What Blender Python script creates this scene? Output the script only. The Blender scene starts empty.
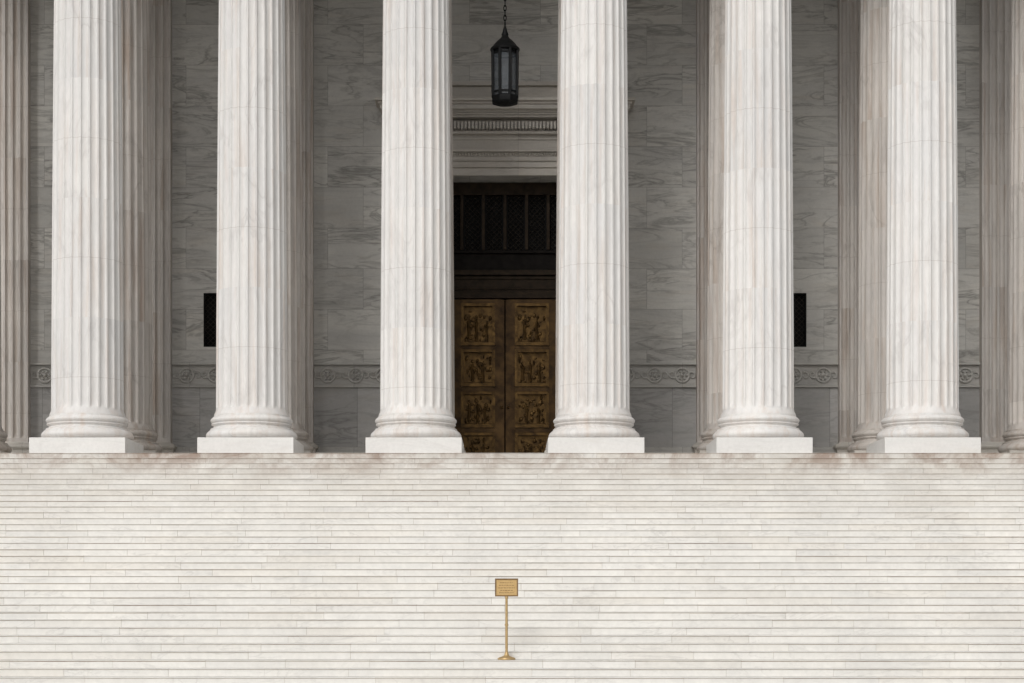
import bpy, bmesh, math, random
from mathutils import Vector, Matrix
random.seed(7)
C = bpy.context.scene.collection
PI = math.pi
EYE = 1.784
RISE, TREAD, NST = 0.154, 0.36, 36
ZF = RISE*NST              # portico floor
YTOP = 48.3
YBOT = YTOP-(NST-1)*TREAD
YC1, YC2, YP, YW, YD = 49.7, 53.9, 57.26, 57.6, 58.5
CX = [2.342, 6.658, 10.974, 15.29]
ZCEIL = ZF+17.0

# ------------------------------------------------------------ node helpers
class NT:
    def __init__(s, name):
        s.m = bpy.data.materials.new(name); s.m.use_nodes = True
        s.t = s.m.node_tree; s.b = s.t.nodes['Principled BSDF']
    def put(s, sock, v):
        if isinstance(v, bpy.types.NodeSocket): s.t.links.new(v, sock)
        else: sock.default_value = v
    def n(s, typ, ins=None, **props):
        nd = s.t.nodes.new(typ)
        for k, v in props.items(): setattr(nd, k, v)
        for k, v in (ins or {}).items(): s.put(nd.inputs[k], v)
        return nd
    def m_(s, op, a, b=0.0, c=0.0):
        return s.n('ShaderNodeMath', {0: a, 1: b, 2: c}, operation=op).outputs[0]
    def v_(s, op, a, b):
        return s.n('ShaderNodeVectorMath', {0: a, 1: b}, operation=op).outputs[0]
    def noise(s, vec, scale, detail=5, rough=.55, dist=0.0):
        return s.n('ShaderNodeTexNoise', {'Vector': vec, 'Scale': scale, 'Detail': detail, 'Roughness': rough, 'Distortion': dist}).outputs[0]
    def mr(s, v, a, b, c, d):
        return s.n('ShaderNodeMapRange', {0: v, 1: a, 2: b, 3: c, 4: d}).outputs[0]
    def mix(s, f, a, b, mode='MIX'):
        nd = s.n('ShaderNodeMix', data_type='RGBA', blend_type=mode)
        s.put(nd.inputs[0], f); s.put(nd.inputs[6], a); s.put(nd.inputs[7], b)
        return nd.outputs[2]
    def mul(s, col, f):
        return s.n('ShaderNodeVectorMath', {0: col, 3: f}, operation='SCALE').outputs[0]
    def comb(s, x, y, z):
        return s.n('ShaderNodeCombineXYZ', {0: x, 1: y, 2: z}).outputs[0]
    def vein(s, vec, scale, dist, width, detail=5):
        q = s.noise(vec, scale, detail, .55, dist)
        d = s.m_('ABSOLUTE', s.m_('SUBTRACT', q, .5))
        return s.mr(d, 0, width, 1, 0)
    def bump(s, h, strength, dist=.01):
        s.put(s.b.inputs['Normal'], s.n('ShaderNodeBump', {'Height': h, 'Strength': strength, 'Distance': dist}).outputs[0])

def rgb(r, g, b): return (r, g, b, 1)

def mat_column(name, base, cool, warm, vein, warmamt=.6):
    N = NT(name)
    pos = N.n('ShaderNodeTexCoord').outputs['Object']
    rnd = N.n('ShaderNodeObjectInfo').outputs['Random']
    sp = N.n('ShaderNodeSeparateXYZ', {0: pos}).outputs
    zz = N.m_('ADD', sp[2], N.m_('MULTIPLY', rnd, 3.1))
    dz = N.m_('DIVIDE', zz, 3.1)
    idx = N.m_('FLOOR', dz); fr = N.m_('FRACT', dz)
    wn = N.n('ShaderNodeTexWhiteNoise', {'Vector': N.comb(idx, N.m_('MULTIPLY', rnd, 91), 0)}, noise_dimensions='3D')
    off = N.n('ShaderNodeVectorMath', {0: wn.outputs['Color'], 3: 30.0}, operation='SCALE').outputs[0]
    p = N.v_('ADD', pos, off)
    ps = N.v_('MULTIPLY', p, (1, 1, .22))
    broad = N.noise(ps, .9, 4, .6, .8)
    streak = N.noise(N.v_('MULTIPLY', p, (1, 1, .06)), 4.5, 4, .6, .2)
    streak2 = N.noise(N.v_('MULTIPLY', p, (1, 1, .09)), 8.0, 4, .65, .3)
    c = N.mix(N.mr(broad, .35, .68, 0, 1), base, cool)
    c = N.mix(N.mr(streak, .5, .74, 0, warmamt), c, warm)
    c = N.mix(N.mr(streak2, .52, .78, 0, .3), c, vein)
    v = N.vein(N.v_('MULTIPLY', p, (1, 1, .3)), .8, 1.2, .03)
    v = N.m_('MULTIPLY', v, N.mr(N.noise(p, .5, 2), .42, .65, 0, .38))
    c = N.mix(v, c, vein)
    fine = N.noise(N.v_('MULTIPLY', p, (1, 1, .3)), 9, 5, .7, .3)
    c = N.mul(c, N.mr(fine, .3, .7, .93, 1.04))
    c = N.mul(c, N.mr(wn.outputs['Value'], 0, 1, .955, 1.02))
    # grime gathering on the lowest part of the shaft and base
    gr = N.m_('MULTIPLY', N.mr(sp[2], .35, 1.6, .30, 0), N.mr(N.noise(p, 2.2, 4, .6), .4, .65, 0, 1))
    c = N.mix(gr, c, warm)
    j = N.mr(N.m_('ABSOLUTE', N.m_('SUBTRACT', fr, .5)), .001, .0035, 1, 0)
    c = N.mix(N.m_('MULTIPLY', j, .3), c, rgb(.25, .2, .16))
    N.put(N.b.inputs['Base Color'], c)
    N.b.inputs['Roughness'].default_value = .62
    N.bump(N.m_('SUBTRACT', fine, j), .2, .01)
    return N.m

def mat_blocks(name, base, cool, warm, vein, w, h, vamt=.8, joint=.006, x0=0.0, z0=0.0, jcol=.12, tint=.14, axis=(0, 2)):
    N = NT(name)
    pos = N.n('ShaderNodeNewGeometry').outputs['Position']
    sp = N.n('ShaderNodeSeparateXYZ', {0: pos}).outputs
    zr = N.m_('DIVIDE', N.m_('SUBTRACT', sp[axis[1]], z0), h)
    row = N.m_('FLOOR', zr)
    xr = N.m_('ADD', N.m_('DIVIDE', N.m_('SUBTRACT', sp[axis[0]], x0), w), N.m_('MULTIPLY', N.m_('MODULO', N.m_('ABSOLUTE', row), 2), .5))
    col = N.m_('FLOOR', xr)
    fz = N.m_('FRACT', zr); fx = N.m_('FRACT', xr)
    ez = N.m_('MULTIPLY', N.m_('MINIMUM', fz, N.m_('SUBTRACT', 1, fz)), h)
    ex = N.m_('MULTIPLY', N.m_('MINIMUM', fx, N.m_('SUBTRACT', 1, fx)), w)
    e = N.m_('MINIMUM', ez, ex)
    j = N.mr(e, joint*.6, joint*1.4, 1, 0)
    wn = N.n('ShaderNodeTexWhiteNoise', {'Vector': N.comb(row, col, 3.3)}, noise_dimensions='3D')
    off = N.n('ShaderNodeVectorMath', {0: wn.outputs['Color'], 3: 40.0}, operation='SCALE').outputs[0]
    p = N.v_('ADD', pos, off)
    rot = N.comb(0, N.mr(wn.outputs['Value'], 0, 1, -.15, .6), 0)
    mp = N.n('ShaderNodeMapping', {'Vector': p, 'Rotation': rot, 'Scale': (.34, 1, 1.8)}).outputs[0]
    broad = N.noise(mp, .7, 4, .6, 1.0)
    c = N.mix(N.mr(broad, .32, .7, 0, 1), base, cool)
    c = N.mix(N.mr(N.noise(mp, 1.3, 3, .5, .8), .55, .8, 0, .5), c, warm)
    v1 = N.vein(mp, 1.1, 1.2, .055, 7)
    v2 = N.noise(mp, 3.4, 5, .72, .9)
    mask = N.mr(N.noise(mp, .6, 2), .36, .6, .2, 1)
    v = N.m_('MULTIPLY', N.m_('MAXIMUM', N.m_('POWER', v1, 1.6), N.mr(v2, .48, .74, 0, .8)), N.m_('MULTIPLY', mask, vamt))
    c = N.mix(v, c, vein)
    c = N.mul(c, N.mr(wn.outputs['Value'], 0, 1, 1-tint, 1+tint*.5))
    fine = N.noise(pos, 14, 4, .7)
    c = N.mul(c, N.mr(fine, .3, .7, .95, 1.04))
    c = N.mix(N.m_('MULTIPLY', j, .6), c, rgb(jcol, jcol*.95, jcol*.88))
    N.put(N.b.inputs['Base Color'], c)
    N.b.inputs['Roughness'].default_value = .55
    N.bump(N.m_('SUBTRACT', N.m_('MULTIPLY', fine, .3), j), .5, .01)
    return N.m

def mat_step():
    N = NT('step_marble')
    pos = N.n('ShaderNodeNewGeometry').outputs['Position']
    t = N.n('ShaderNodeAttribute', attribute_name='tint').outputs['Fac']
    wn = N.n('ShaderNodeTexWhiteNoise', {'W': N.m_('MULTIPLY', t, 977)}, noise_dimensions='1D')
    off = N.n('ShaderNodeVectorMath', {0: wn.outputs['Color'], 3: 50.0}, operation='SCALE').outputs[0]
    p = N.v_('ADD', pos, off)
    mp = N.v_('MULTIPLY', p, (.5, 1, 1.6))
    c = N.mix(N.mr(N.noise(mp, .9, 4, .6, 1.2), .35, .7, 0, 1), rgb(.76, .74, .70), rgb(.71, .695, .665))
    c = N.mix(N.mr(wn.outputs['Value'], .6, 1, 0, .3), c, rgb(.68, .63, .555))
    v = N.m_('MULTIPLY', N.vein(mp, 1.2, 2.0, .03, 5), N.mr(N.noise(mp, .8, 2), .4, .62, 0, .3))
    c = N.mix(v, c, rgb(.40, .38, .36))
    c = N.mul(c, N.mr(t, 0, 1, .965, 1.02))
    sp = N.n('ShaderNodeSeparateXYZ', {0: pos}).outputs
    wz = N.noise(N.v_('MULTIPLY', pos, (.9, .12, .12)), .6, 5, .6, .3)
    c = N.mul(c, N.mr(wz, .35, .65, .955, 1.02))
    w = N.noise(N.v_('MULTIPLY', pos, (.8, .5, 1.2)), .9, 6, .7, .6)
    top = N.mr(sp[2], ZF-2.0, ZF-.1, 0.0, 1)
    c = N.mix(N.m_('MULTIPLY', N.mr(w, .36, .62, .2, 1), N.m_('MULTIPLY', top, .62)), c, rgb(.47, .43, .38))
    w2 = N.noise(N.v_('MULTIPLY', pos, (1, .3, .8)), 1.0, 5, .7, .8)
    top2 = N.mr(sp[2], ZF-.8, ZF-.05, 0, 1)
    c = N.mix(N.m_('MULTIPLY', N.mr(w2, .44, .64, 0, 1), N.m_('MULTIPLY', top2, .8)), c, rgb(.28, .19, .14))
    w3 = N.noise(pos, 7, 5, .7)
    c = N.mul(c, N.mr(w3, .3, .7, .93, 1.05))
    N.put(N.b.inputs['Base Color'], c)
    N.b.inputs['Roughness'].default_value = .6
    N.bump(w3, .3, .008)
    return N.m

def mat_metal(name, c1, c2, metallic, rough, scale=6, bump=.3, spec=.5, alpha=1.0):
    N = NT(name)
    pos = N.n('ShaderNodeTexCoord').outputs['Object']
    q = N.noise(pos, scale, 5, .65, .4)
    N.put(N.b.inputs['Base Color'], N.mix(N.mr(q, .35, .68, 0, 1), c1, c2))
    N.b.inputs['Metallic'].default_value = metallic
    N.b.inputs['Specular IOR Level'].default_value = spec
    N.b.inputs['Alpha'].default_value = alpha
    N.put(N.b.inputs['Roughness'], N.mr(q, .3, .7, rough-.08, rough+.12))
    N.bump(q, bump, .01)
    return N.m

M = {}
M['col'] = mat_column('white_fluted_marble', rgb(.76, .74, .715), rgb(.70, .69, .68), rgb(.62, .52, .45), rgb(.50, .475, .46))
M['col2'] = mat_column('brownish_fluted_marble', rgb(.68, .635, .59), rgb(.57, .54, .51), rgb(.42, .32, .25), rgb(.31, .275, .25), .75)  # darker, browner marble with stronger streaks, for rear columns and pilasters
M['plinth'] = mat_blocks('plinth_marble', rgb(.77, .755, .73), rgb(.72, .71, .69), rgb(.66, .61, .55), rgb(.56, .54, .52), 50, 50, .3, .0001, 25.3, 25.3, tint=.02)
M['wall'] = mat_blocks('grey_veined_marble', rgb(.70, .685, .64), rgb(.575, .565, .54), rgb(.61, .56, .49), rgb(.20, .19, .175), 2.16, 1.24, .72, .006, 0, ZF+.14, jcol=.22, tint=.12)
M['dado'] = mat_blocks('dado_marble', rgb(.54, .53, .515), rgb(.44, .435, .425), rgb(.49, .45, .40), rgb(.22, .21, .2), 1.6, 40, .65, .006, 0.3, -13)
M['trim'] = mat_blocks('carved_trim_marble', rgb(.63, .59, .53), rgb(.55, .52, .475), rgb(.51, .44, .37), rgb(.31, .28, .24), 2.5, 60, .45, .004, .4, -22, tint=.05)
M['band'] = mat_blocks('carved_band_marble', rgb(.60, .585, .55), rgb(.52, .51, .485), rgb(.50, .46, .41), rgb(.28, .265, .245), 2.5, 60, .45, .004, .4, -22, tint=.05)
M['step'] = mat_step()
M['core'] = mat_metal('tan_joint_mortar', rgb(.24, .175, .12), rgb(.50, .43, .35), 0, .9, 1.1, spec=0)
M['bronze'] = mat_metal('door_bronze', rgb(.092, .050, .016), rgb(.036, .02, .009), .7, .38, 3)
M['bronze_hi'] = mat_metal('relief_bronze', rgb(.15, .085, .026), rgb(.056, .032, .012), .75, .36, 5, .5)
M['bronze_mid'] = mat_metal('transom_bar_bronze', rgb(.036, .022, .011), rgb(.018, .012, .007), .4, .5, 5, spec=.3)
M['bronze_dk'] = mat_metal('transom_bronze', rgb(.013, .010, .008), rgb(.008, .006, .005), .2, .6, 5, spec=.2)
M['grille'] = mat_metal('grille_bronze', rgb(.045, .038, .031), rgb(.03, .027, .022), .2, .6, 5, spec=.2)
M['black'] = mat_metal('dark_glass', rgb(.003, .003, .003), rgb(.005, .005, .005), 0, .5, 2, .02, spec=.15)
M['iron'] = mat_metal('lantern_iron', rgb(.004, .0045, .005), rgb(.007, .007, .007), .2, .55, 12, spec=.2)
M['lglass'] = mat_metal('lantern_glass', rgb(.09, .105, .12), rgb(.045, .053, .062), 0, .25, 3, .05, spec=.4, alpha=.6)
M['brass'] = mat_metal('sign_brass', rgb(.56, .40, .19), rgb(.40, .265, .12), .45, .42, 14, .15)
M['brass_plate'] = mat_metal('sign_plate_gold', rgb(.60, .41, .18), rgb(.52, .34, .14), .3, .45, 20, .1)
M['engrave'] = mat_metal('engraving_brown', rgb(.22, .13, .055), rgb(.17, .10, .04), .2, .6, 10, .1)
M['pave'] = mat_blocks('plaza_paving', rgb(.5, .49, .46), rgb(.42, .41, .4), rgb(.45, .4, .35), rgb(.3, .29, .28), 1.8, 1.8, .4, .008, 0, 0, axis=(0, 1))
M['ground'] = mat_metal('pale_ground', rgb(.30, .29, .27), rgb(.22, .215, .2), 0, .9, .05)
M['ceil'] = mat_blocks('coffer_marble', rgb(.6, .57, .53), rgb(.54, .52, .49), rgb(.5, .45, .4), rgb(.4, .38, .35), 2.16, 2.1, .5, .01, 0, 0, axis=(0, 1))

# ------------------------------------------------------------ mesh helpers
class MB:
    def __init__(s): s.v, s.f, s.t = [], [], []
    def add(s, vs, fs, t=0.5):
        o = len(s.v); s.v += [tuple(v) for v in vs]
        for f in fs: s.f.append(tuple(i+o for i in f)); s.t.append(t)
    def box(s, x0, x1, y0, y1, z0, z1, t=.5):
        vs = [(x, y, z) for x in (x0, x1) for y in (y0, y1) for z in (z0, z1)]
        s.add(vs, [(0,1,3,2),(4,6,7,5),(0,4,5,1),(2,3,7,6),(0,2,6,4),(1,5,7,3)], t)
        return s
    def lathe(s, prof, n=48, cx=0, cy=0, cz=0, axis='z', phase=0.0, capped=True):
        vs, fs = [], []
        for (r, h) in prof:
            for k in range(n):
                a = 2*PI*k/n+phase
                if axis == 'z': vs.append((cx+r*math.cos(a), cy+r*math.sin(a), cz+h))
                else: vs.append((cx+r*math.cos(a), cy+h, cz+r*math.sin(a)))
        m = len(prof)
        for i in range(m-1):
            for k in range(n):
                k2 = (k+1) % n
                fs.append((i*n+k, i*n+k2, (i+1)*n+k2, (i+1)*n+k))
        if capped:
            fs.append(tuple(range(n))[::-1]); fs.append(tuple((m-1)*n+k for k in range(n)))
        s.add(vs, fs); return s
    def tube(s, pts, r, n=8, closed=False):
        P = [Vector(p) for p in pts]; vs, fs = [], []; L = len(P)
        for i, p in enumerate(P):
            if closed: d = P[(i+1) % L]-P[i-1]
            else: d = P[min(i+1, L-1)]-P[max(i-1, 0)]
            d.normalize()
            u = d.cross(Vector((0, 1, 0)));
            if u.length < .1: u = d.cross(Vector((1, 0, 0)))
            u.normalize(); w = d.cross(u)
            rr = r[i] if isinstance(r, (list, tuple)) else r
            for k in range(n):
                a = 2*PI*k/n; vs.append(p+u*rr*math.cos(a)+w*rr*math.sin(a))
        for i in range(L if closed else L-1):
            for k in range(n):
                k2 = (k+1) % n; j = (i+1) % L
                fs.append((i*n+k, i*n+k2, j*n+k2, j*n+k))
        if not closed:
            fs.append(tuple(range(n))[::-1]); fs.append(tuple((L-1)*n+k for k in range(n)))
        s.add(vs, fs); return s
    def ball(s, c, rx, ry, rz, n=10, m=7):
        vs, fs = [], []
        for i in range(m+1):
            th = PI*i/m
            for k in range(n):
                a = 2*PI*k/n
                vs.append((c[0]+rx*math.sin(th)*math.cos(a), c[1]+ry*math.sin(th)*math.sin(a), c[2]+rz*math.cos(th)))
        for i in range(m):
            for k in range(n):
                k2 = (k+1) % n
                fs.append((i*n+k, i*n+k2, (i+1)*n+k2, (i+1)*n+k))
        s.add(vs, fs); return s
    def build(s, name, mat, parent=None, smooth=False, bevel=0, loc=(0, 0, 0), tint=False):
        me = bpy.data.meshes.new(name); me.from_pydata(s.v, [], s.f)
        if tint:
            a = me.attributes.new('tint', 'FLOAT', 'FACE')
            a.data.foreach_set('value', s.t)
        bm = bmesh.new(); bm.from_mesh(me)
        bmesh.ops.remove_doubles(bm, verts=bm.verts, dist=1e-6) if not tint else None
        bmesh.ops.recalc_face_normals(bm, faces=bm.faces); bm.to_mesh(me); bm.free()
        me.materials.append(mat)
        o = bpy.data.objects.new(name, me); C.objects.link(o); o.location = loc
        if parent: o.parent = parent
        if smooth:
            for p in me.polygons: p.use_smooth = True
            me.set_sharp_from_angle(angle=math.radians(38))
        if bevel:
            b = o.modifiers.new('bevel', 'BEVEL'); b.width = bevel; b.segments = 2; b.limit_method = 'ANGLE'; b.harden_normals = False
        return o

def thing(name, label, cat, loc=(0, 0, 0), group=None):
    o = bpy.data.objects.new(name, None); C.objects.link(o); o.location = loc
    o['label'] = label; o['category'] = cat
    if group: o['group'] = group
    return o
def struct(o, label, cat):
    o['kind'] = 'structure'; o['label'] = label; o['category'] = cat; return o

# ------------------------------------------------------------ ground
g = MB(); g.add([(-600, -600, -.01), (600, -600, -.01), (600, 600, -.01), (-600, 600, -.01)], [(0, 1, 2, 3)])
struct(g.build('ground', M['ground']), 'pale flat ground stretching around the courthouse', 'ground')
g = MB(); g.add([(-26, -4, 0), (26, -4, 0), (26, YBOT+.02, 0), (-26, YBOT+.02, 0)], [(0, 1, 2, 3)])
struct(g.build('plaza', M['pave']), 'pale stone paved plaza at the foot of the steps', 'plaza')

# ------------------------------------------------------------ staircase
st = thing('staircase', 'broad flight of pale marble steps leading up to the columned portico', 'staircase', (0, YBOT, 0))
HW = 17.0
for i in range(NST):
    mb = MB()
    y0 = i*TREAD; y1 = y0+TREAD+.05; z1 = (i+1)*RISE; z0 = i*RISE
    x = -HW-random.uniform(0, 1.8)
    grv = random.uniform(.009, .0135)
    while x < HW:
        L = 1.83+random.uniform(-.3, .3)
        a = max(x, -HW); b = min(x+L, HW)
        if b-a > .05:
            g_ = random.choice([.0012, .0016, .0025]); t = random.random(); dy = random.uniform(-.002, .002)
            gg = grv+random.choice([0, 0, .003, -.002])
            lip = .016
            mb.box(a+g_, b-g_, y0+dy, y1-.002, z0+.001, z1-lip-gg, t)
            mb.box(a+g_, b-g_, y0+dy-.003, y1-.002, z1-lip, z1+random.uniform(-.0015, 0), t)
        x += L
    o = mb.build('step', M['step'], st, tint=True, bevel=.003)
    cr = MB(); cr.box(-HW+.01, HW-.01, y0+.012, y1-.01, z0+.002, z1-.004)
    cr.build('joint_bed', M['core'], o)

# ------------------------------------------------------------ courthouse
ct = thing('courthouse', 'grey veined marble courthouse front with bronze entrance doors behind the columns', 'building', (0, YW, ZF))
def B(): return MB()
def cb(mb, name, mat, parent=None, **k): return mb.build(name, mat, parent or ct, **k)
zc = ZCEIL-ZF
yl = lambda y: y-YW      # local y
m = B(); m.box(-19, 19, yl(YTOP+TREAD+.052), 6, -ZF+.001, -.001); cb(m, 'podium', M['plinth'])
DH = 1.67
z_dado, z_fr0, z_fr1 = .9, 2.72, 3.46
zdo = 14.70-ZF
m = B()
for s in (-1, 1):
    wl, wr = 8.82-.37, 8.82+.37; wz0, wz1 = (600-347)/32.8+EYE-ZF, (600-293)/32.8+EYE-ZF
    segs = [(DH, wl, z_fr1, zc), (wr, 22, z_fr1, zc), (wl, wr, z_fr1, wz0), (wl, wr, wz1, zc)]
    for (a, b, c, d) in segs:
        p, q = sorted((s*a, s*b)); m.box(p, q, 0, 1.6, c, d)
m.box(-DH, DH, 0, 1.6, zdo, zc)
cb(m, 'wall', M['wall'])
for s in (-1, 1):
    p, q = sorted((s*DH, s*22)); m = B(); m.box(p, q, .0, 1.6, z_dado, z_fr0); m.box(p, q, .012, 1.6, z_fr0, z_fr1); cb(m, 'dado', M['dado'])
    m = B(); m.box(p, q, -.10, 1.6, .0, z_dado-.12); m.box(p, q, -.05, 1.6, z_dado-.12, z_dado); cb(m, 'base_course', M['band'], bevel=.015)
def frieze(x0, x1):
    m = B()
    m.box(x0, x1, -.01, .01, z_fr0, z_fr1)
    m.box(x0, x1, -.085, -.01, z_fr0, z_fr0+.06); m.box(x0, x1, -.04, -.01, z_fr0+.075, z_fr0+.10)
    m.box(x0, x1, -.12, -.01, z_fr1-.06, z_fr1); m.box(x0, x1, -.05, -.01, z_fr1-.11, z_fr1-.085)
    zc_ = (z_fr0+z_fr1)/2; n = max(1, round((x1-x0)/.92)); w = (x1-x0)/n
    for k in range(n):
        cx = x0+(k+.5)*w
        R = .215
        m.tube([(cx+R*math.cos(2*PI*q/20), -.04, zc_+R*math.sin(2*PI*q/20)) for q in range(20)], .035, 6, True)
        m.ball((cx, -.012, zc_), .065, .10, .065)
        for q in range(6):
            a = 2*PI*q/6; m.ball((cx+.12*math.cos(a), -.012, zc_+.12*math.sin(a)), .042, .065, .042, 8, 5)
        for s in (-1, 1):
            pts = []
            for q in range(18):
                u = q/17; a = u*2.3*PI; r = .135*(1-.78*u)
                pts.append((cx+s*(w*.5-.13-r*math.cos(a)+.03*u), -.045, zc_-s*.02+r*math.sin(a)*(1 if s > 0 else -1)))
            m.tube(pts, [.03*(1-.4*q/17) for q in range(18)], 5)
    cb(m, 'frieze', M['band'], smooth=True)
HP = .84
for s in (-1, 1):
    for a, b in ((2.45, CX[1]-HP), (CX[1]+HP, CX[2]-HP), (CX[2]+HP, CX[3]-HP), (CX[3]+HP, 19)):
        p, q = sorted((s*a, s*b)); frieze(p, q)

def flute_outline(hw, depth, n=7):
    pts = [(-hw, 0)]; fil = .055; fw = (2*hw-fil*(n+1))/n
    x = -hw+fil
    for k in range(n):
        for q in range(9):
            a = PI*q/8; pts.append((x+fw*(1-math.cos(a))/2, depth*math.sin(a)))
        x += fw+fil
    pts.append((hw, 0)); return pts
def pilaster(cx):
    m = B(); zb, zt = 1.02, zc-1.5
    ol = flute_outline(HP-.004, .105)
    n = len(ol); rows = [(zb, 0), (zb+.12, 0), (zb+.2, .75), (zb+.27, 1), (zt-.3, 1), (zt-.2, 0), (zt, 0)]
    vs, fs = [], []
    for (z, f) in rows:
        vs += [(x, -.34+d*f, z) for x, d in ol]+[(HP-.004, .03, z), (-HP+.004, .03, z)]
    N_ = n+2
    for i in range(len(rows)-1):
        for k in range(N_):
            k2 = (k+1) % N_; fs.append((i*N_+k, i*N_+k2, (i+1)*N_+k2, (i+1)*N_+k))
    fs.append(tuple(range(N_))); fs.append(tuple((len(rows)-1)*N_+k for k in range(N_)))
    m.add(vs, fs)
    o = m.build('pilaster', M['col2'], ct, smooth=True, loc=(cx, 0, 0))
    b = B(); b.box(-HP-.24, HP+.24, -.34-.24, .01, 0, .41)
    b.build('pilaster_plinth', M['trim'], o, bevel=.012)
    b = B()
    prof = [(.2, .41)]+[(.12+.11*math.sin(PI*q/8)+.03, .41+.27*q/8) for q in range(9)]+[(.08, .70), (.075, .75), (.09, .79)]+[(.07+.08*math.sin(PI*q/6), .80+.17*q/6) for q in range(7)]+[(.03, .98), (.0, 1.03)]
    for q in range(len(prof)):
        e, z = prof[q]
        b.v += [(-HP-e, .01, z), (-HP-e, -.34-e, z), (HP+e, -.34-e, z), (HP+e, .01, z)]
        if q:
            a = (q-1)*4; c = q*4
            for k in range(3): b.f.append((a+k, a+k+1, c+k+1, c+k)); b.t.append(.5)
    b.build('pilaster_base', M['trim'], o, smooth=True)
    b = B()
    for k, (e, z0_, z1_) in enumerate(((.03, 0, .15), (.1, .15, 1.1), (.22, 1.1, 1.5))):
        b.box(-HP-e, HP+e, -.34-e, .01, zt+z0_, zt+z1_-.002)
    b.build('pilaster_capital', M['trim'], o)
for s in (-1, 1):
    for c in CX[1:]: pilaster(s*c)

# door surround and entablature over the door
zp = lambda y: (600-y)/32.8+EYE-ZF
za = zp(158)-zdo
m = B()
for s in (-1, 1):
    p, q = sorted((s*(DH), s*(DH+.55))); m.box(p, q, -.10, -.002, 0, zdo+za)
    p, q = sorted((s*(DH+.55), s*(DH+.75))); m.box(p, q, -.16, -.002, 0, zdo+za)
m.box(-DH, DH, -.10, -.002, zdo, zdo+za*.42); m.box(-DH, DH, -.155, -.002, zdo+za*.42, zdo+za*.75); m.box(-DH, DH, -.21, -.002, zdo+za*.75, zdo+za-.002)
cb(m, 'door_surround', M['trim'], bevel=.01)
m = B()
m.box(-2.6, 2.6, -.22, -.002, zp(158), zp(154)); m.box(-2.6, 2.6, -.32, -.002, zp(154), zp(151.5))
for k in range(-30, 31): m.ball((k*.085, -.22, zp(156.2)), .034, .08, .055, 6, 4)
cb(m, 'bead_moulding', M['trim'], smooth=True)
m = B(); m.box(-2.5, 2.5, -.12, -.002, zp(151.5), zp(135)); m.box(-2.5, 2.5, -.16, -.002, zp(141)+.001, zp(139)); cb(m, 'lintel_frieze', M['trim'])
m = B()
m.box(-2.6, 2.6, -.28, -.002, zp(136), zp(133)); m.box(-2.62, 2.62, -.14, -.002, zp(133)+.002, zp(121))
for k in range(-24, 25): m.box(k*.108-.034, k*.108+.034, -.44, -.14, zp(132), zp(125))
cb(m, 'dentil_course', M['trim'], bevel=.005)
m = B()
CW = 3.1
for e, z0_, z1_ in ((.47, zp(121), zp(119)), (.53, zp(119), zp(117)), (.59, zp(117), zp(115)), (.74, zp(115), zp(110.5)), (.80, zp(110.5), zp(108)), (.90, zp(108), zp(105))):
    m.box(-CW-e*.9, CW+e*.9, -e, -.002, z0_+.001, z1_)
m.box(-CW-.3, CW+.3, -.34, -.002, zp(105)+.001, zp(101)); 
m.box(-CW-.2, CW+.2, -.16, -.002, zp(101)+.001, zp(88)); m.box(-CW-.25, CW+.25, -.28, -.002, zp(88)+.001, zp(84))
cb(m, 'door_cornice', M['trim'], bevel=.010)
for s in (-1, 1):
    m = B()
    pts = [(s*3.35, -.12-.22*math.sin(PI*q/10)**2-.14*q/10, zp(150)+(zp(121)-zp(150))*q/10) for q in range(11)]
    m.tube(pts, [.14+.05*q/10 for q in range(11)], 8)
    m.ball((s*3.35, -.3, zp(124)), .2, .16, .16); m.ball((s*3.35, -.2, zp(150)), .15, .14, .15)
    cb(m, 'scroll_bracket', M['trim'], smooth=True)

# bronze door leaves
yd = YD-YW
zdt = (600-300)/32.25+EYE-ZF
def figure(mb, x, z, h, y, ph):
    mb.ball((x+.02*ph, y, z+h*.90), .042, .03, .055, 8, 6)
    mb.tube([(x, y+.01, z), (x+.01*ph, y+.01, z+h*.25), (x-.012*ph, y+.01, z+h*.5), (x, y, z+h*.70), (x+.01*ph, y+.01, z+h*.82)], [.065, .06, .055, .065, .025], 8)
    mb.tube([(x-.055, y, z+h*.74), (x-.105, y, z+h*.58), (x-.06*ph-.05, y, z+h*.5)], [.026, .023, .02], 6)
    mb.tube([(x+.055, y, z+h*.74), (x+.115, y, z+h*(.62+.1*ph)), (x+.12+.04*ph, y, z+h*(.5+.28*ph))], [.026, .023, .02], 6)
rows = [(304, 346), (350, 387), (392, 428), (433, 470)]
zpd = lambda y: (600-y)/32.25+EYE-ZF
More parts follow.
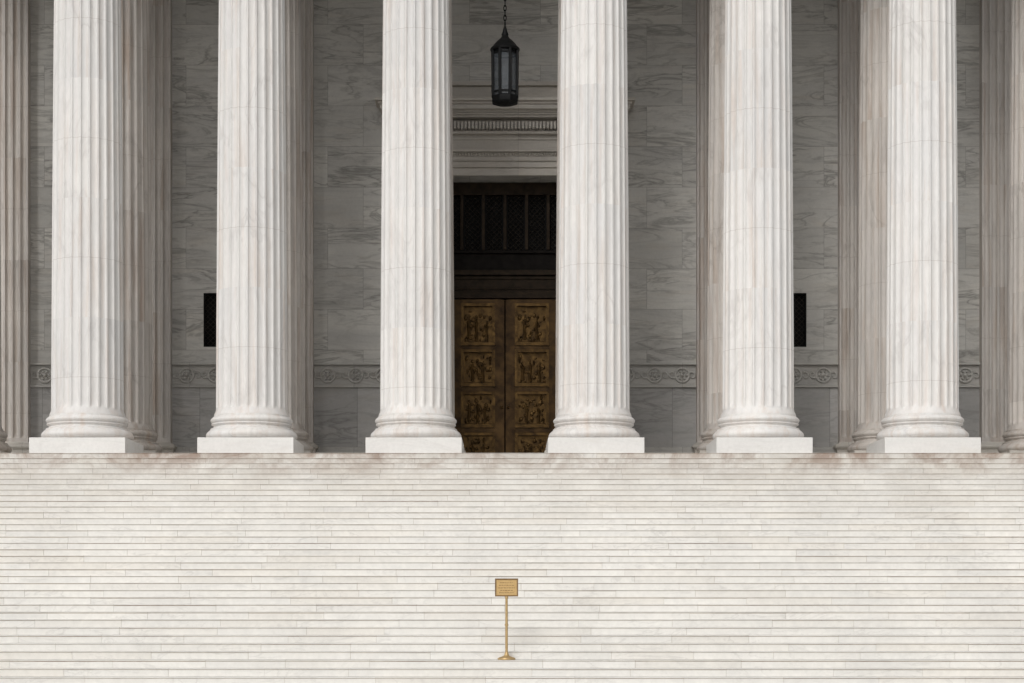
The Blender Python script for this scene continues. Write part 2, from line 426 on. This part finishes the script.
for s in (-1, 1):
    lc = s*DH/2
    x0, x1 = lc-DH/2+.012, lc+DH/2-.012
    m = B()
    m.box(x0, x1, yd+.14, yd+.24, .01, zdt)
    pw = .53
    m.box(x0, lc-pw, yd, yd+.14, .01, zdt); m.box(lc+pw, x1, yd, yd+.14, .01, zdt)
    edges = [zdt]+[z for r in rows for z in (zpd(r[0]), zpd(r[1]))]+[.01]
    for k in range(0, len(edges), 2): m.box(lc-pw, lc+pw, yd, yd+.14, edges[k+1], edges[k])
    leaf = cb(m, 'door_leaf', M['bronze'], bevel=.012)
    for ri, r in enumerate(rows):
        zt, zb = zpd(r[0]), zpd(r[1]); h = zt-zb
        m = B()
        f_ = .085
        for (a, b, c, d) in ((-pw, pw, zt-f_, zt), (-pw, pw, zb, zb+f_), (-pw, -pw+f_, zb+f_, zt-f_), (pw-f_, pw, zb+f_, zt-f_)):
            m.box(lc+a, lc+b, yd-.055, yd+.12, c, d)
        m.box(lc-pw+f_, lc+pw-f_, yd+.09, yd+.139, zb+f_, zt-f_)
        rr = random.Random(ri*7+s)
        for fx in (-.26, -.02, .24) if ri % 2 == (s > 0) else (-.2, .18):
            figure(m, lc+fx+rr.uniform(-.04, .04), zb+.12+rr.uniform(0, .08), h*.66*rr.uniform(.75, 1), yd+.10, rr.choice((-1, 1)))
        for q in range(34):   # uneven low relief ground behind the figures
            m.ball((lc+rr.uniform(-.39, .39), yd+.09, zb+.13+rr.uniform(0, h*.72)), rr.uniform(.02, .07), .035, rr.uniform(.02, .09), 7, 5)
        m.tube([(lc-.42, yd+.08, zb+.11), (lc+.42, yd+.08, zb+.11)], .03, 6)
        m.build('door_panel', M['bronze_hi'], leaf, smooth=True)
    m = B(); m.ball((lc-s*(DH/2-.1), yd-.05, 2.2), .045, .05, .045); m.tube([(lc-s*(DH/2-.1), yd, 2.2), (lc-s*(DH/2-.1), yd-.05, 2.2)], .02, 8)
    m.build('door_knob', M['bronze_hi'], leaf, smooth=True)
m = B()
z = [zpd(y) for y in (299, 292, 276, 271, 254, 251)]
m.box(-DH, DH, yd-.06, yd+.2, z[0], z[1]); m.box(-DH, DH, yd+.02, yd+.2, z[1], z[2]); m.box(-DH, DH, yd-.1, yd+.2, z[2], z[3])
m.box(-DH, DH, yd-.01, yd+.02, z[1]+.06, z[1]+.12); m.box(-DH, DH, yd-.03, yd+.02, z[2]-.12, z[2]-.04)
cb(m, 'door_lintel', M['bronze_mid'], bevel=.01)
m = B(); m.box(-DH, DH, yd+.04, yd+.2, z[3]+.002, z[4]); m.box(-DH, DH, yd-.06, yd+.2, z[4], z[5])
tr = cb(m, 'transom', M['bronze_dk'], bevel=.01)
zt0, zt1 = z[5], zpd(196)
m = B()
m.box(-DH, DH, yd-.05, yd+.2, zt1, zdo)
for k in (-2, -1, 0, 1, 2): m.box(k*.667-.05, k*.667+.05, yd-.12, yd+.12, zt0, zt1)
for s in (-1, 1): p, q = sorted((s*DH, s*(DH-.06))); m.box(p, q, yd-.04, yd+.12, zt0, zt1)
m.build('transom_frame', M['bronze_mid'], tr, bevel=.008)
m = B(); m.box(-DH, DH, yd+.14, yd+.2, zt0, zt1); m.build('transom_glass', M['black'], tr)
def lattice(x0, x1, z0, z1, y, pitch, r, edge=.045):
    m = B(); w = x1-x0; h = z1-z0
    for sg in (1, -1):
        k = -int(h/pitch)-2
        while k*pitch < w+h+pitch:
            xs = k*pitch
            if sg == 1: a, b = max(0, -xs), min(h, w-xs)
            else: a, b = max(0, xs-w), min(h, xs)
            if b-a > .02:
                m.tube([(x0+xs+sg*a, y, z0+a), (x0+xs+sg*b, y, z0+b)], r, 4)
            k += 1
    if edge:
        for (a, b, c, d) in ((x0, x0+edge, z0, z1), (x1-edge, x1, z0, z1)): m.box(a, b, y-.02, y+.02, c, d)
    return m
for k in (-2, -1, 0, 1):
    lattice(k*.667+.09, (k+1)*.667-.09, zt0, zt1, yd+.06, .162, .013, 0).build('transom_grille', M['grille'], tr)
    m = B()
    for a in (k*.667+.05, (k+1)*.667-.09): m.box(a, a+.04, yd+.03, yd+.1, zt0, zt1)
    m.build('transom_grille_frame', M['black'], tr)
for s in (-1, 1):
    p, q = sorted((s*1.394, s*(DH-.06))); lattice(p, q, zt0, zt1, yd+.06, .162, .013, 0).build('transom_grille', M['grille'], tr)
m = B(); m.box(-DH-.3, DH+.3, yd+.26, yd+.5, 0, zdo+.2); cb(m, 'door_backing', M['black'])
for s in (-1, 1):
    xc = s*8.82; w = .37
    f = B()
    f.box(xc-w, xc-w+.035, .05, .16, wz0, wz1); f.box(xc+w-.035, xc+w, .05, .16, wz0, wz1)
    f.box(xc-w+.035, xc+w-.035, .05, .16, wz0, wz0+.035); f.box(xc-w+.035, xc+w-.035, .05, .16, wz1-.035, wz1)
    win = cb(f, 'window', M['iron'])
    lattice(xc-w+.035, xc+w-.035, wz0+.035, wz1-.035, .1, .165, .010, 0).build('window_grille', M['grille'], win)
    p = B(); p.box(xc-w, xc+w, .3, .36, wz0, wz1); p.build('pane', M['black'], win)
    p = B(); p.box(xc-w, xc-w+.004, .16, .3, wz0, wz1); p.box(xc+w-.004, xc+w, .16, .3, wz0, wz1); p.box(xc-w+.004, xc+w-.004, .16, .3, wz0, wz0+.004); p.box(xc-w+.004, xc+w-.004, .16, .3, wz1-.004, wz1); p.build('window_lining', M['black'], win)
m = B(); m.box(-17, 17, yl(YC1-.95), yl(YC1+.95), zc, zc+.8); m.box(-17.05, 17.05, yl(YC1-1.05), yl(YC1+1.05), zc+.8, zc+2.4); m.box(-17.8, 17.8, yl(YC1-1.8), yl(YC1+1.0), zc+2.4, zc+3.2)
cb(m, 'entablature', M['plinth'], bevel=.03)
m = B(); m.box(-17, 17, yl(YC2-.9), yl(YC2+.9), zc, zc+.5); cb(m, 'ceiling_beam', M['ceil'])
m = B(); m.box(-17, 17, yl(YC1+.96), 1.6, zc+.8, zc+1.2)
for k in range(-8, 9): m.box(k*2.1-.12, k*2.1+.12, yl(YC1+.96), -.01, zc+.5, zc+.8)
cb(m, 'ceiling', M['ceil'])
m = B(); m.add([(-17.8, yl(YC1-1.6), zc+3.2), (17.8, yl(YC1-1.6), zc+3.2), (0, yl(YC1-1.6), zc+7.6), (-17.8, 6, zc+3.2), (17.8, 6, zc+3.2), (0, 6, zc+7.6)],
      [(0, 1, 2), (3, 5, 4), (0, 2, 5, 3), (1, 4, 5, 2), (0, 3, 4, 1)]); cb(m, 'pediment', M['plinth'])

# ------------------------------------------------------------ columns
def shaft_mesh(depth, slim=0.0):
    m = B(); NF, SUB = 24, 12; n = NF*SUB
    zb, zt = 1.07, 15.4
    rb, rt = .935-slim, .83-slim
    levels = [(zb, 0, .05), (zb+.05, 0, .035), (zb+.09, 0, .012), (zb+.14, 0, 0), (zb+.17, .35, 0), (zb+.2, .62, 0), (zb+.25, .87, 0), (zb+.31, 1, 0)]
    levels += [(zb+.31+(zt-.3-zb-.31)*q/14, 1, 0) for q in range(1, 15)]
    levels += [(zt-.22, .7, 0), (zt-.16, 0, 0), (zt, 0, .03)]
    vs, fs = [], []
    for (z, fd, ex) in levels:
        u = (z-zb)/(zt-zb); r = rb+(rt-rb)*u**1.35+ex
        for k in range(n):
            q = ((k % SUB)/SUB+.09) % 1.0; a = 2*PI*k/n
            d = 0
            if q > .18:
                w = (q-.18)/.82; d = math.sqrt(max(0, 1-(2*w-1)**2))
            rr = r-depth*d*fd*r/.95
            vs.append((rr*math.cos(a), rr*math.sin(a), z))
    for i in range(len(levels)-1):
        for k in range(n):
            k2 = (k+1) % n; fs.append((i*n+k, i*n+k2, (i+1)*n+k2, (i+1)*n+k))
    fs.append(tuple(range(n))[::-1]); fs.append(tuple((len(levels)-1)*n+k for k in range(n)))
    m.add(vs, fs); return m
def base_mesh():
    prof = [(1.12, .41)]
    prof += [(1.09+.105*math.sin(PI*q/10), .41+.27*q/10) for q in range(11)]
    prof += [(1.075, .685), (1.075, .72)]
    prof += [(1.05-.06*math.sin(PI*q/6), .72+.10*q/6) for q in range(7)]
    prof += [(1.05, .825), (1.05, .85)]
    prof += [(1.01+.065*math.sin(PI*q/8), .85+.17*q/8) for q in range(9)]
    prof += [(.985, 1.025), (.985, 1.07)]
    return B().lathe(prof, 96)
def cap_mesh():
    m = B()
    m.lathe([(.85, 15.4), (.92, 15.44), (.92, 15.52), (.84, 15.56), (.84, 16.1), (.92, 16.5), (1.1, 16.7), (1.12, 16.78)], 48)
    for tier, (z0, z1, r, n, ph) in enumerate(((15.56, 16.0, .88, 8, 0), (15.6, 16.38, .9, 8, PI/8))):
        for k in range(n):
            a = 2*PI*k/n+ph; ca, sa = math.cos(a), math.sin(a)
            pts = [((r)*ca, r*sa, z0), ((r+.03)*ca, (r+.03)*sa, z0+(z1-z0)*.6), ((r+.12)*ca, (r+.12)*sa, z1), ((r+.22)*ca, (r+.22)*sa, z1-.08)]
            m.tube(pts, [.16, .14, .1, .05], 6)
    return m
def make_column(mat, pmat, depth, slim):
    root = bpy.data.objects.new('marble_column', None); C.objects.link(root)
    shaft_mesh(depth, slim).build('shaft', mat, root, smooth=True)
    base_mesh().build('moulded_base', mat, root, smooth=True)
    b = B(); b.box(-1.235, 1.235, -1.235, 1.235, -.002, .41); b.build('plinth', pmat, root, bevel=.012)
    cap_mesh().build('capital', mat, root, smooth=True)
    b = B(); b.box(-1.12, 1.12, -1.12, 1.12, 16.78, 16.999); b.build('abacus', pmat, root, bevel=.01)
    return root
def dup(root):
    r = root.copy(); C.objects.link(r)
    for ch in list(root.children):
        c = ch.copy(); C.objects.link(c); c.parent = r
    return r
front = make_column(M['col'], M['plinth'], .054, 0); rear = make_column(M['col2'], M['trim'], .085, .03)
nm = {(-1, 0): 'beside the doorway on its left', (1, 0): 'beside the doorway on its right',
      (-1, 1): 'second to the left of the doorway', (1, 1): 'second to the right of the doorway',
      (-1, 2): 'third to the left of the doorway', (1, 2): 'third to the right of the doorway',
      (-1, 3): 'fourth to the left of the doorway', (1, 3): 'fourth to the right of the doorway'}
first = {'f': True, 'r': True}
for s in (-1, 1):
    for k, c in enumerate(CX):
        o = front if first['f'] else dup(front); first['f'] = False
        o.location = (s*c, YC1, ZF)
        o['label'] = 'bright white fluted front row column, '+nm[(s, k)]; o['category'] = 'column'; o['group'] = 'fluted columns of the front row'
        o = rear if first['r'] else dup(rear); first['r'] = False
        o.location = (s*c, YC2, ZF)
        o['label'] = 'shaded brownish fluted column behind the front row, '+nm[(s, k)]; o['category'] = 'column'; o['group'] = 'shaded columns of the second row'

# ------------------------------------------------------------ lantern
LY = 51.8; sc = 1890/LY
zl = lambda y: (600-y)/sc+EYE
z0 = zl(105)
ln = thing('hanging_lantern', 'black iron lantern hanging on a chain in front of the doorway', 'lantern', (0, LY, z0))
L = lambda y: zl(y)-z0
ph = PI/8
m = B(); m.lathe([(.05, L(105)-.03), (.20, L(105)), (.36, L(103.5)), (.38, L(102)), (.385, L(100)), (.385, L(97)), (.33, L(96))], 8, phase=ph); m.build('bottom_pan', M['iron'], ln)
m = B(); m.lathe([(.33, L(96)), (.335, L(52))], 8, phase=ph, capped=False); m.build('glass_body', M['lglass'], ln)
m = B()
for k in range(8):
    a = 2*PI*k/8+ph
    m.tube([(.355*math.cos(a), .355*math.sin(a), L(96.5)), (.365*math.cos(a), .365*math.sin(a), L(51))], .042, 6)
for y in (94, 55): m.lathe([(.34, L(y)), (.365, L(y)), (.365, L(y)+.05), (.34, L(y)+.05)], 8, phase=ph, capped=False)
m.build('cage', M['iron'], ln)
m = B(); m.lathe([(.34, L(52)), (.40, L(51)), (.41, L(49)), (.35, L(47)), (.29, L(44)), (.21, L(41)), (.13, L(38.5)), (.09, L(36)), (.10, L(34.5)), (.07, L(32)), (.05, L(29)), (.025, L(26)), (.02, L(22))], 16)
m.build('cap', M['iron'], ln, smooth=True)
m = B(); z = L(23); k = 0; top = ZCEIL+.8-z0
while z < top:
    R, H = .035, .085
    pts = []
    for q in range(12):
        a = 2*PI*q/12; u, w = R*math.cos(a), H*math.sin(a)
        pts.append((u, .001, z+w) if k % 2 else (.001, u, z+w))
    m.tube(pts, .016, 5, True); z += .135; k += 1
m.build('chain', M['iron'], ln)

# ------------------------------------------------------------ sign
si = 3; sy = YBOT+si*TREAD+.175; sz = (si+1)*RISE
sg = thing('sign_stand', 'small brass notice plate on a thin brass post standing on the steps', 'sign', (0.03, sy, sz))
m = B(); m.lathe([(.17, 0), (.178, .016), (.168, .036), (.13, .052), (.06, .075), (.042, .1), (.036, .14), (.028, .15)], 32); m.build('base', M['brass'], sg, smooth=True)
m = B(); m.lathe([(.026, .13), (.026, .66), (.036, .665), (.036, .70), (.026, .705), (.024, 1.19), (.034, 1.20), (.034, 1.24)], 16); m.build('post', M['brass'], sg, smooth=True)
m = B(); W, z0_, z1_ = .222, 1.24, 1.585
m.box(-W, W, -.012, .012, z0_, z1_)
pl = m.build('plate', M['brass_plate'], sg)
m = B(); e = .022
for (a, b, c, d) in ((-W-e*.2, W+e*.2, z1_-e, z1_+.004), (-W-e*.2, W+e*.2, z0_-.004, z0_+e), (-W-e*.2, -W+e, z0_+e, z1_-e), (W-e, W+e*.2, z0_+e, z1_-e)): m.box(a, b, -.022, -.0125, c, d)
m.build('frame', M['engrave'], pl)
for z, w in ((1.505, .13), (1.455, .15), (1.405, .16), (1.355, .12), (1.31, .145)):
    m = B(); x = -w
    while x < w:
        l = random.uniform(.015, .05); m.box(x, min(x+l, w), -.0145, -.0125, z-.005, z+.005); x += l+.012
    m.build('engraved_line', M['engrave'], pl)

# ------------------------------------------------------------ camera, light
cam = bpy.data.cameras.new('camera'); co = bpy.data.objects.new('camera', cam); C.objects.link(co)
co.location = (0, 0, EYE); co.rotation_euler = (PI/2, 0, 0)
cam.sensor_width = 36; cam.lens = 36*1890/1024
cam.shift_x = (512-505)/1024; cam.shift_y = (600-341.5)/1024
cam.clip_end = 2000
bpy.context.scene.camera = co
w = bpy.data.worlds.new('World'); bpy.context.scene.world = w; w.use_nodes = True
nt = w.node_tree; bg = nt.nodes['Background']
sky = nt.nodes.new('ShaderNodeTexSky'); sky.sky_type = 'NISHITA'; sky.sun_disc = False
az = math.atan2(-.42, -1.0); el = math.radians(38)
sky.sun_elevation = el; sky.sun_rotation = az; sky.dust_density = 3; sky.air_density = 1.5
hs = nt.nodes.new('ShaderNodeHueSaturation'); hs.inputs['Saturation'].default_value = .08
nt.links.new(sky.outputs[0], hs.inputs['Color']); nt.links.new(hs.outputs[0], bg.inputs[0]); bg.inputs[1].default_value = .122
sun = bpy.data.lights.new('sun', 'SUN'); sun.energy = .95; sun.angle = math.radians(26); sun.color = (1, .965, .92)
so = bpy.data.objects.new('sun', sun); C.objects.link(so)
d = Vector((math.sin(az)*math.cos(el), math.cos(az)*math.cos(el), math.sin(el)))
so.rotation_euler = (-d).to_track_quat('-Z', 'Y').to_euler(); so.location = (0, 20, 40)
vs = bpy.context.scene.view_settings; vs.view_transform = 'Standard'; vs.look = 'None'; vs.exposure = 0
